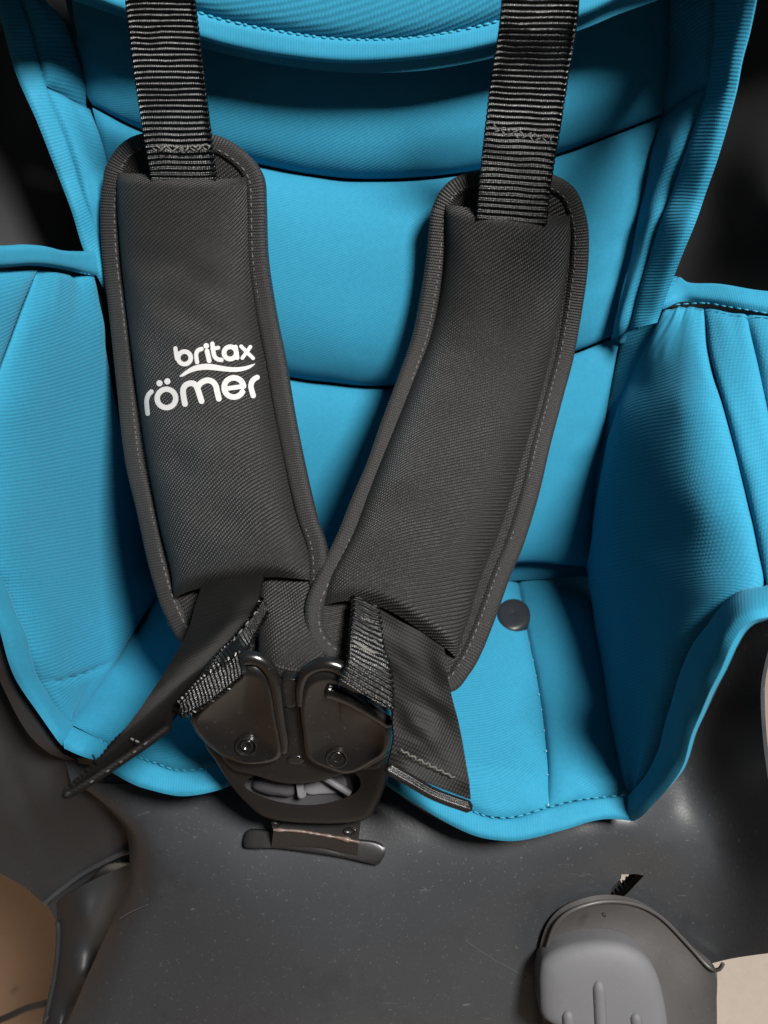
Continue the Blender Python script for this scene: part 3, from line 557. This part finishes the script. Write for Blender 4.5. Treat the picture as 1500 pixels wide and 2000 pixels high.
padR, slR = pad('plain black padded shoulder pad without lettering, overlapping the lettered pad near the buckle',
    [(839, 430), (833, 500), (825, 560), (808, 650), (780, 730), (750, 810), (718, 900), (690, 965), (660, 1040), (638, 1085), (614, 1135), (598, 1175)],
    [(1150, 470), (1145, 550), (1122, 690), (1100, 775), (1075, 870), (1050, 975), (1020, 1070), (995, 1130), (970, 1200), (940, 1275)],
    [(868, 398), (868, 500), (858, 585), (838, 665), (800, 760), (760, 860), (720, 960), (690, 1040), (662, 1095), (640, 1140), (634, 1184)],
    [(1112, 420), (1113, 480), (1100, 570), (1080, 670), (1048, 800), (1018, 900), (992, 990), (965, 1065), (938, 1130), (915, 1205), (888, 1285)],
    [(843, 408), (860, 372), (890, 346), (940, 332), (1030, 330), (1090, 345), (1125, 372), (1144, 420)], [(915, 1318), (880, 1352), (800, 1345), (700, 1320), (640, 1290), (606, 1255), (596, 1215)],
    [(868, 393), (940, 400), (1020, 408), (1112, 416)], [(634, 1184), (690, 1181), (740, 1196), (800, 1228), (850, 1258), (888, 1285)], dPR, .0135, .0006)

# printed lettering on the lettered pad
def bvh_of(o):
    return BVHTree.FromPolygons([tuple(v.co) for v in o.data.vertices], [tuple(p.vertices) for p in o.data.polygons])
BL = bvh_of(slL)
def ms(name, sdf, box, cell, parent, tree, mat, lift=.0003):
    x0, y0, x1, y1 = box; xs = np.arange(x0, x1 + cell, cell); ys = np.arange(y0, y1 + cell, cell); X, Y = np.meshgrid(xs, ys); D = sdf(X, Y)
    V, idx, Fc = [], {}, []
    def vid(x, y):
        k = (round(x, 2), round(y, 2))
        if k not in idx: idx[k] = len(V); V.append(k)
        return idx[k]
    for i in range(len(ys) - 1):
        for j in range(len(xs) - 1):
            c = [(xs[j], ys[i], D[i, j]), (xs[j + 1], ys[i], D[i, j + 1]), (xs[j + 1], ys[i + 1], D[i + 1, j + 1]), (xs[j], ys[i + 1], D[i + 1, j])]
            if min(q[2] for q in c) >= 0: continue
            poly = []
            for a, b in zip(c, c[1:] + c[:1]):
                if a[2] < 0: poly.append((a[0], a[1]))
                if (a[2] < 0) != (b[2] < 0):
                    t = a[2] / (a[2] - b[2]); poly.append((a[0] + t * (b[0] - a[0]), a[1] + t * (b[1] - a[1])))
            f = []
            for q in poly:
                k = vid(*q)
                if k not in f: f.append(k)
            if len(f) >= 3: Fc.append(f[::-1])
    W3 = []
    for (zx, zy) in V:
        u, v = 260 + zx / 5.357, 650 + zy / 5.357; r = ray(u, v); r = r / np.linalg.norm(r)
        h, n, _, _ = tree.ray_cast(Vector(CAM), Vector(r)); n = n if n.dot(Vector(-r)) > 0 else -n
        W3.append(np.array(h) + np.array(n) * lift)
    return link(name, W3, Fc, mat, parent)
def seg(X, Y, pts, hw):
    p = cr(pts, 40) if len(pts) > 2 else np.array(pts, float); d = np.full(X.shape, 1e9)
    for a, b in zip(p[:-1], p[1:]):
        ab = b - a; t = np.clip(((X - a[0]) * ab[0] + (Y - a[1]) * ab[1]) / (ab @ ab + 1e-9), 0, 1); d = np.minimum(d, np.hypot(X - a[0] - t * ab[0], Y - a[1] - t * ab[1]))
    return d - hw
def circ(c, r, a0=0, a1=360, ry=None): return [(c[0] + r * math.cos(math.radians(a)), c[1] + (ry or r) * math.sin(math.radians(a))) for a in np.linspace(a0, a1, 28)]
glyphs = [
    [([(446, 165), (452, 215), (462, 275)], 22), (circ((540, 265), 66), 24)],
    [([(672, 312), (662, 245), (668, 205), (690, 182), (718, 172)], 22)],
    [([(775, 195), (798, 296)], 25)], [([(766, 140), (766, 141)], 29)],
    [([(830, 118), (842, 210), (858, 258), (890, 282), (925, 288)], 23), ([(830, 172), (893, 160)], 20)],
    [(circ((1016, 214), 64), 25), ([(1072, 152), (1090, 266)], 22)],
    [([(1128, 145), (1252, 270)], 19), ([(1224, 150), (1142, 268)], 19)],
    [([(158, 848), (148, 750), (150, 695), (168, 648), (196, 618)], 24)],
    [(circ((353, 690), 97), 28)], [([(280, 530), (280, 531)], 32)], [([(362, 511), (362, 512)], 32)],
    [([(546, 748), (526, 620), (545, 560), (590, 535), (640, 538), (672, 580), (696, 650), (718, 718)], 30), ([(672, 580), (710, 530), (770, 502), (830, 515), (866, 560), (880, 620), (898, 694)], 30)],
    [(circ((1054, 576), 101, 28, 352), 29), ([(960, 590), (1150, 565)], 24)],
    [([(1255, 662), (1232, 575), (1238, 525), (1262, 490), (1294, 470)], 27)],
]
for gl_ in glyphs:
    allp = np.array([q for st_, _ in gl_ for q in st_]); hw = max(h for _, h in gl_) + 10
    ms('printed_letter', lambda X, Y, gl_=gl_: np.minimum.reduce([seg(X, Y, s_, h_) for s_, h_ in gl_]), (allp[:, 0].min() - hw, allp[:, 1].min() - hw, allp[:, 0].max() + hw, allp[:, 1].max() + hw), 7, padL, BL, M['print'])
sw_t = cr([(480, 462), (560, 395), (640, 350), (740, 329), (830, 331), (930, 350), (1040, 364), (1140, 360), (1210, 343), (1282, 322)], 60)
sw_b = cr([(480, 462), (520, 462), (590, 428), (660, 403), (760, 391), (850, 396), (940, 406), (1040, 413), (1130, 406), (1220, 375), (1282, 322)], 60)
def swoosh(X, Y): return np.maximum(np.interp(X, sw_t[:, 0], sw_t[:, 1]) - Y, Y - np.interp(X, sw_b[:, 0], sw_b[:, 1])) + np.where((X < 484) | (X > 1280), 40, 0)
ms('printed_swoosh', swoosh, (470, 310, 1295, 480), 6, padL, BL, M['print'])

# ------------------------------------------------------------------ harness: webbing straps
def webbing(name, L, R, mat, parent, pitch=.0021, amp=.0009, n=None, m=18, thick=.0016, loose=.0, seed=0, edge=.0006):
    a = cr(L, 200); b = cr(R, 200); A, B = world(a), world(b); c = (A + B) / 2
    ln = np.sum(np.linalg.norm(np.diff(c, axis=0), axis=1)); n = n or int(ln / pitch * 8)
    s = np.linspace(0, 199, n); ii = np.clip(s.astype(int), 0, 198); f = (s - ii)[:, None]
    A = A[ii] * (1 - f) + A[ii + 1] * f; B = B[ii] * (1 - f) + B[ii + 1] * f
    x = np.linspace(0, 1, m)[None, :, None]; Q = A[:, None] * (1 - x) + B[:, None] * x
    y = np.linspace(0, ln, n)[:, None]; ph = 2 * math.pi * y / pitch + noise2(n, m, (max(4, n // 20), 4), .5)
    rib = amp * (.5 + .5 * np.cos(ph)) ** 1.3; xx = np.linspace(-1, 1, m)[None]
    d = rib + noise2(n, m, (max(6, n // 30), 3), loose + .00008) + edge * (np.abs(xx) > .9) * (np.cos(ph / 2) ** 2)
    return sheet(name, Q, mat, parent, disp=d, thick=thick)
def gB(u, v, k): return (u, v, float(dB(u, v)) - k)
stL = thing('harness_strap', 'black ribbed webbing strap running into the lettered pad, frayed tail out to the side', 'strap', tuple(P(420, 1250, .29)))
webbing('shoulder_webbing', [gB(240, -60, .062), gB(247, 0, .058), gB(262, 130, .047), gB(275, 220, .038), gB(292, 320, .031), gB(300, 380, .030)],
        [gB(372, -60, .062), gB(380, 0, .058), gB(396, 130, .047), gB(408, 230, .038), gB(419, 320, .031), gB(424, 380, .030)], M['web'], stL)
q = np.vstack([pt([(296, 285), (340, 290), (412, 284)], 40, lambda u, v: dB(u, v) - .0345), pt([(412, 290), (350, 293), (296, 292)], 40, lambda u, v: dB(u, v) - .0345)])
stitches('stitching', q, tocam(q), M['web_thread'], stL, step=.0026, length=.002, r=.00035, zig=.0006)
webbing('strap_tail', [(395, 1140, .2935), (382, 1180, .290), (362, 1242, .283), (310, 1330, .270), (240, 1430, .256), (180, 1500, .247), (126, 1552, .241)],
        [(515, 1120, .290), (505, 1165, .288), (486, 1205, .285), (440, 1272, .281), (396, 1335, .279), (348, 1396, .276), (318, 1432, .272)], M['web_back'], stL, pitch=.0016, amp=.00003, loose=.00004, edge=.00002)
tube('tail_hem', pt([(123, 1556, .2405), (160, 1535, .246), (220, 1496, .2545), (280, 1456, .263), (334, 1416, .2715)], 30), np.r_[.0008, np.full(28, .0016), .0008], M['web_back'], stL, flat=.8)
q = pt([(300, 1440, .2625), (250, 1478, .256), (200, 1513, .249), (150, 1545, .2425)], 30) ; stitches('stitching', q, tocam(q), M['pad_thread'], stL, step=.005, length=.0015, r=.00022)
q = pt([(250, 1440, .2555), (272, 1450, .258)], 6); stitches('loose_thread', q, tocam(q), M['web_thread'], stL, step=.002, length=.0016, r=.0003)
tube('frayed_thread', pt([(190, 1494, .247), (184, 1482, .246), (181, 1474, .2455)], 8), .0003, M['web_back'], stL, k=5)
webbing('buckle_loop', [(515, 1170, .287), (478, 1225, .280), (430, 1275, .274), (388, 1335, .271), (346, 1386, .270)], [(520, 1195, .286), (490, 1250, .279), (470, 1290, .270), (420, 1345, .270), (352, 1396, .272)], M['web'], stL, pitch=.0016, amp=.0004)
webbing('buckle_loop', [(468, 1277, .2625), (430, 1301, .2632), (390, 1332, .264), (352, 1376, .266)], [(475, 1316, .262), (440, 1345, .263), (400, 1374, .264), (354, 1396, .266)], M['web'], stL, pitch=.0015, amp=.00045, loose=.0002)
q = pt([(508, 1185, .2815), (482, 1218, .2775), (452, 1256, .2735)], 20); stitches('stitching', q, tocam(q), M['web_thread'], stL, step=.0045, length=.0022, r=.0003)

stR = thing('harness_strap', 'black ribbed webbing strap running into the unlettered pad, flat hemmed tail hanging over the buckle', 'strap', tuple(P(790, 1400, .28)))
webbing('shoulder_webbing', [gB(985, -60, .068), gB(978, 40, .062), gB(962, 140, .053), gB(951, 230, .045), gB(940, 330, .040), gB(932, 430, .038)],
        [gB(1132, -60, .066), gB(1126, 40, .060), gB(1110, 140, .050), gB(1095, 240, .042), gB(1078, 340, .038), gB(1066, 440, .036)], M['web'], stR, loose=.0002)
q = np.vstack([pt([(956, 244), (1010, 258), (1078, 268)], 40, lambda u, v: dB(u, v) - .0475), pt([(1078, 276), (1010, 266), (955, 252)], 40, lambda u, v: dB(u, v) - .0475)])
stitches('stitching', q, tocam(q), M['pad_thread'], stR, step=.0026, length=.002, r=.00035, zig=.0006)
tl = [(728, 1170, .287), (744, 1225, .283), (756, 1285, .278), (767, 1350, .272), (766, 1410, .267), (768, 1445, .265), (757, 1500, .2625)]
tr = [(862, 1240, .290), (870, 1278, .287), (880, 1345, .281), (895, 1405, .276), (908, 1480, .271), (920, 1562, .267)]
webbing('strap_tail', tl, tr, M['web_back'], stR, pitch=.0016, amp=.00004, loose=.0004, edge=.00004)
tube('tail_hem', pt([(754, 1498, .262), (800, 1524, .263), (850, 1552, .2645), (921, 1578, .2665)], 30), np.r_[.0012, np.full(28, .0021), .0012], M['web'], stR, flat=.75)
q = pt([(778, 1462, .262), (820, 1485, .263), (860, 1505, .2645), (893, 1522, .266)], 40); stitches('stitching', q, tocam(q), M['web_thread'], stR, step=.0014, length=.0017, r=.00028, zig=.0005)
webbing('buckle_loop', [(692, 1165, .281), (688, 1210, .277), (684, 1255, .271), (680, 1295, .263), (664, 1330, .259)], [(736, 1185, .283), (742, 1230, .279), (748, 1270, .272), (763, 1320, .264), (766, 1388, .262)], M['web'], stR, pitch=.0020, amp=.0005, loose=.0002)
q = pt([(690, 1252, .2695), (715, 1268, .2695), (744, 1282, .2705)], 20); tube('worn_edge', q, .0005, M['web_thread'], stR, k=6)
q = pt([(700, 1205, .276), (720, 1212, .276), (734, 1216, .277)], 10); stitches('stitching', q, tocam(q), M['web_thread'], stR, step=.0013, length=.0014, r=.00028, zig=.0005)
q = pt([(712, 1244, .2715), (730, 1252, .2715), (742, 1258, .272)], 10); stitches('stitching', q, tocam(q), M['web_thread'], stR, step=.0014, length=.0014, r=.00026, zig=.0005)

# ------------------------------------------------------------------ crotch pad behind the buckle
cpd = thing('crotch_pad', 'dark fabric pad standing upright behind the buckle between the shoulder pads', 'harness pad', tuple(P(545, 1400, .30)))
dcp = TPS([(500, 1150, .298), (620, 1150, .296), (500, 1310, .283), (620, 1320, .281), (500, 1450, .305), (620, 1450, .303)])
g = loft([(512, 1120), (505, 1200), (502, 1290), (505, 1420)], [(650, 1120), (650, 1200), (640, 1300), (630, 1420)], 50, 30)
sheet('sleeve', world(g, dcp), M['pad'], cpd, disp=pil(50, 30, .004, 3, .6, (0, 0, 1, 1)) + noise2(50, 30, (5, 3), .0006), thick=.006)
tube('hem', pt([(500, 1283), (545, 1302), (590, 1311), (640, 1312)], 24, off(dcp, -.0045)), .0008, M['pad_bind'], cpd, k=6)

# ------------------------------------------------------------------ buckle
bk = thing('harness_buckle', 'dark brown-black plastic harness buckle with grey release button, on a steel bracket', 'buckle', tuple(P(615, 1660, .315)))
dbk = lambda u, v: .2775 + (np.asarray(v, float) - 1300) * (.3045 - .2775) / 300 + 0 * np.asarray(u, float)
rnd = lambda r: math.sqrt(max(0, 1 - max(0, (r - .88) / .12) ** 2))
body = blob('body', [(470, 1335), (560, 1318), (660, 1325), (745, 1385), (767, 1450), (758, 1520), (738, 1568), (712, 1598), (620, 1604), (525, 1594), (482, 1564), (449, 1526), (420, 1480), (398, 1440), (425, 1380)], dbk, M['buckle_matt'], bk, h=.0035, thick=.013, prof=rnd, n=90, centre=(590, 1465))
cut(body, [(477, 1533), (500, 1514), (545, 1508), (620, 1508), (685, 1508), (704, 1525), (697, 1546), (660, 1563), (610, 1572), (555, 1568), (505, 1553)], dbk, -.012, .006, True)
cpl = blob('cover_plate', [(425, 1455), (450, 1495), (480, 1504), (506, 1511), (540, 1521), (575, 1525), (620, 1521), (660, 1510), (705, 1497), (752, 1490), (766, 1440), (740, 1395), (650, 1345), (560, 1335), (480, 1350), (430, 1400)], off(dbk, -.0035), M['buckle_matt'], bk, h=.0035, thick=.004, prof=rnd, n=90, centre=(600, 1440))
dbt = lambda u, v: dbk(u, v) + .0045 - (np.asarray(v, float) - 1530) * .00004
bt = blob('release_button', [(470, 1538), (490, 1500), (620, 1490), (700, 1500), (712, 1530), (694, 1556), (660, 1572), (610, 1580), (555, 1576), (500, 1562)], dbt, M['button_dark'], bk, h=.0008, thick=.002, n=60)
bt['label'] = 'release button set into a crescent opening'
blob('button_face', [(492, 1533), (508, 1508), (545, 1506), (577, 1508), (577, 1549), (545, 1551), (515, 1546)], off(dbt, -.0012), M['button_dark'], bt, h=.0040, thick=.002, n=40, prof=lambda r: math.sqrt(max(0, 1 - r ** 3)))
blob('button_face', [(597, 1506), (640, 1504), (668, 1508), (678, 1535), (664, 1547), (630, 1550), (597, 1548)], off(dbt, -.0012), M['button'], bt, h=.0010, thick=.002, n=40)
blob('button_rib', [(577, 1508), (593, 1508), (593, 1545), (597, 1556), (584, 1559), (580, 1545)], off(dbt, -.0052), M['button'], bt, h=.0010, thick=.004, n=30)
tube('button_rib', pt([(628, 1514), (658, 1534), (683, 1550)], 10, off(dbt, -.0050)), .0014, M['button'], bt, k=8)
def bowl(c0, R_):
    return None
tgl = blob('tongue', [(466, 1300), (482, 1289), (508, 1293), (528, 1312), (538, 1345), (543, 1380), (552, 1430), (556, 1462), (545, 1480), (506, 1488), (470, 1485), (428, 1465), (394, 1434), (377, 1407), (374, 1388), (400, 1360), (445, 1325)], off(dbk, -.0085), M['buckle'], bk, h=.0034, thick=.005, prof=lambda r: (.45 + .55 * min(1, (r / .84)) ** 3 if r < .84 else math.sqrt(max(0, 1 - ((r - .84) / .16) ** 2))), n=90, rings=(0, .2, .4, .55, .68, .76, .81, .84, .88, .92, .955, .98, 1), centre=(478, 1410))
tgr = blob('tongue', [(590, 1325), (604, 1306), (632, 1298), (660, 1304), (668, 1330), (710, 1365), (752, 1392), (766, 1415), (767, 1448), (757, 1468), (735, 1482), (700, 1502), (672, 1506), (636, 1495), (604, 1480), (594, 1460), (588, 1420), (583, 1370)], off(dbk, -.0085), M['buckle'], bk, h=.0034, thick=.005, prof=lambda r: (.55 + .45 * min(1, (r / .84)) ** 3 if r < .84 else math.sqrt(max(0, 1 - ((r - .84) / .16) ** 2))), n=90, rings=(0, .2, .4, .55, .68, .76, .81, .84, .88, .92, .955, .98, 1), centre=(665, 1425))
tube('rim', pt([(462, 1294), (480, 1285), (505, 1288), (525, 1304), (537, 1332), (543, 1368), (548, 1405), (555, 1445), (554, 1470)], 60, off(dbk, -.0105)), np.r_[.0012, np.linspace(.0026, .0018, 58), .0008], M['buckle'], tgl, k=12)
tube('rim', pt([(586, 1378), (586, 1345), (594, 1318), (612, 1303), (638, 1297), (662, 1303), (672, 1312)], 50, off(dbk, -.0105)), np.r_[.0008, np.linspace(.0016, .0027, 47), .0025, .0015], M['buckle'], tgr, k=12)
tube('slot_edge', pt([(634, 1347), (655, 1352), (690, 1368), (730, 1392), (764, 1414)], 40, off(dbk, -.0112)), np.r_[.0010, np.linspace(.0030, .0024, 38), .0010], M['buckle'], tgr, k=12)
tube('edge', pt([(375, 1392), (383, 1414), (398, 1436), (430, 1464), (470, 1483), (506, 1486), (540, 1478)], 40, off(dbk, -.0088)), np.r_[.0006, np.full(38, .0014), .0006], M['buckle'], tgl, k=10)
tube('edge', pt([(606, 1480), (638, 1493), (674, 1503), (702, 1498), (738, 1479), (760, 1464)], 40, off(dbk, -.0088)), np.r_[.0006, np.full(38, .0014), .0006], M['buckle'], tgr, k=10)
for tg_, c in ((tgl, (482, 1455)), (tgr, (658, 1478))):
    for rr, hh, nm in ((25, .0017, 'rivet_ring'), (15, .0012, 'rivet')):
        o2 = [(c[0] + rr * math.cos(a), c[1] + rr * .82 * math.sin(a)) for a in np.linspace(0, 2 * math.pi, 28, endpoint=False)]
        blob(nm, o2, off(dbk, -.0112 if nm == 'rivet' else -.0108), M['buckle'], tg_, h=hh, thick=.003, prof=(lambda r: -.5 + 1.5 * math.exp(-((r - .8) / .18) ** 2)) if nm == 'rivet_ring' else (lambda r: math.exp(-((r - .7) / .22) ** 2) - .3), rings=(0, .2, .4, .55, .65, .75, .85, .93, 1), smooth_pts=False)
blob('centre_block', [(552, 1322), (584, 1322), (582, 1350), (578, 1375), (556, 1375), (550, 1350)], off(dbk, -.0060), M['buckle'], bk, h=.002, thick=.006, prof=rnd, n=40)
blob('centre_pin', [(566, 1474), (585, 1474), (596, 1482), (585, 1490), (566, 1489), (558, 1482)], off(dbk, -.0072), M['buckle'], bk, h=.001, thick=.003, n=24)
# steel bracket: upright plate, bend and foot
dup = TPS([(525, 1580, .310), (705, 1590, .3095), (535, 1624, .3085), (700, 1645, .308), (620, 1600, .3095)])
br = sheet('bracket', world(coons([(520, 1570), (612, 1582), (706, 1590)], [(534, 1622), (620, 1630), (700, 1644)], [(520, 1570), (534, 1622)], [(706, 1590), (700, 1644)], 16, 30), dup), M['metal'], bk, thick=.002)
sheet('bracket_step', world(coons([(534, 1623), (620, 1631), (700, 1645)], [(530, 1655), (620, 1660), (698, 1676)], [(534, 1623), (530, 1655)], [(700, 1645), (698, 1676)], 10, 30), TPS([(534, 1623, .3085), (700, 1645, .308), (530, 1655, .3135), (698, 1676, .3125), (620, 1660, .313)])), M['metal'], bk, thick=.002)
tube('bend_edge', pt([(534, 1621), (580, 1623), (620, 1629), (660, 1636), (701, 1645)], 40, off(dup, -.0003)), .00035 + .0003 * np.abs(noise2(40, 1, (14, 1), 1.0)[:, 0]), M['worn'], br, k=8)
fp = blob('foot_plate', [(482, 1623), (500, 1620), (540, 1624), (620, 1634), (700, 1640), (735, 1645), (752, 1656), (752, 1668), (742, 1686), (733, 1689), (680, 1677), (620, 1667), (540, 1657), (490, 1657), (476, 1652)], off(dsh, -.0032), M['metal'], bk, h=.0006, thick=.0025, n=80, rings=(0, .4, .7, .85, .93, .97, 1))
for c in ((543, 1606), (684, 1623)):
    o2 = [(c[0] + 14 * math.cos(a), c[1] + 8 * math.sin(a)) for a in np.linspace(0, 2 * math.pi, 24, endpoint=False)]
    blob('rivet', o2, off(dup, -.0004), M['metal'], br, h=.0007, thick=.0012, smooth_pts=False, prof=lambda r: math.exp(-((r - .8) / .2) ** 2))
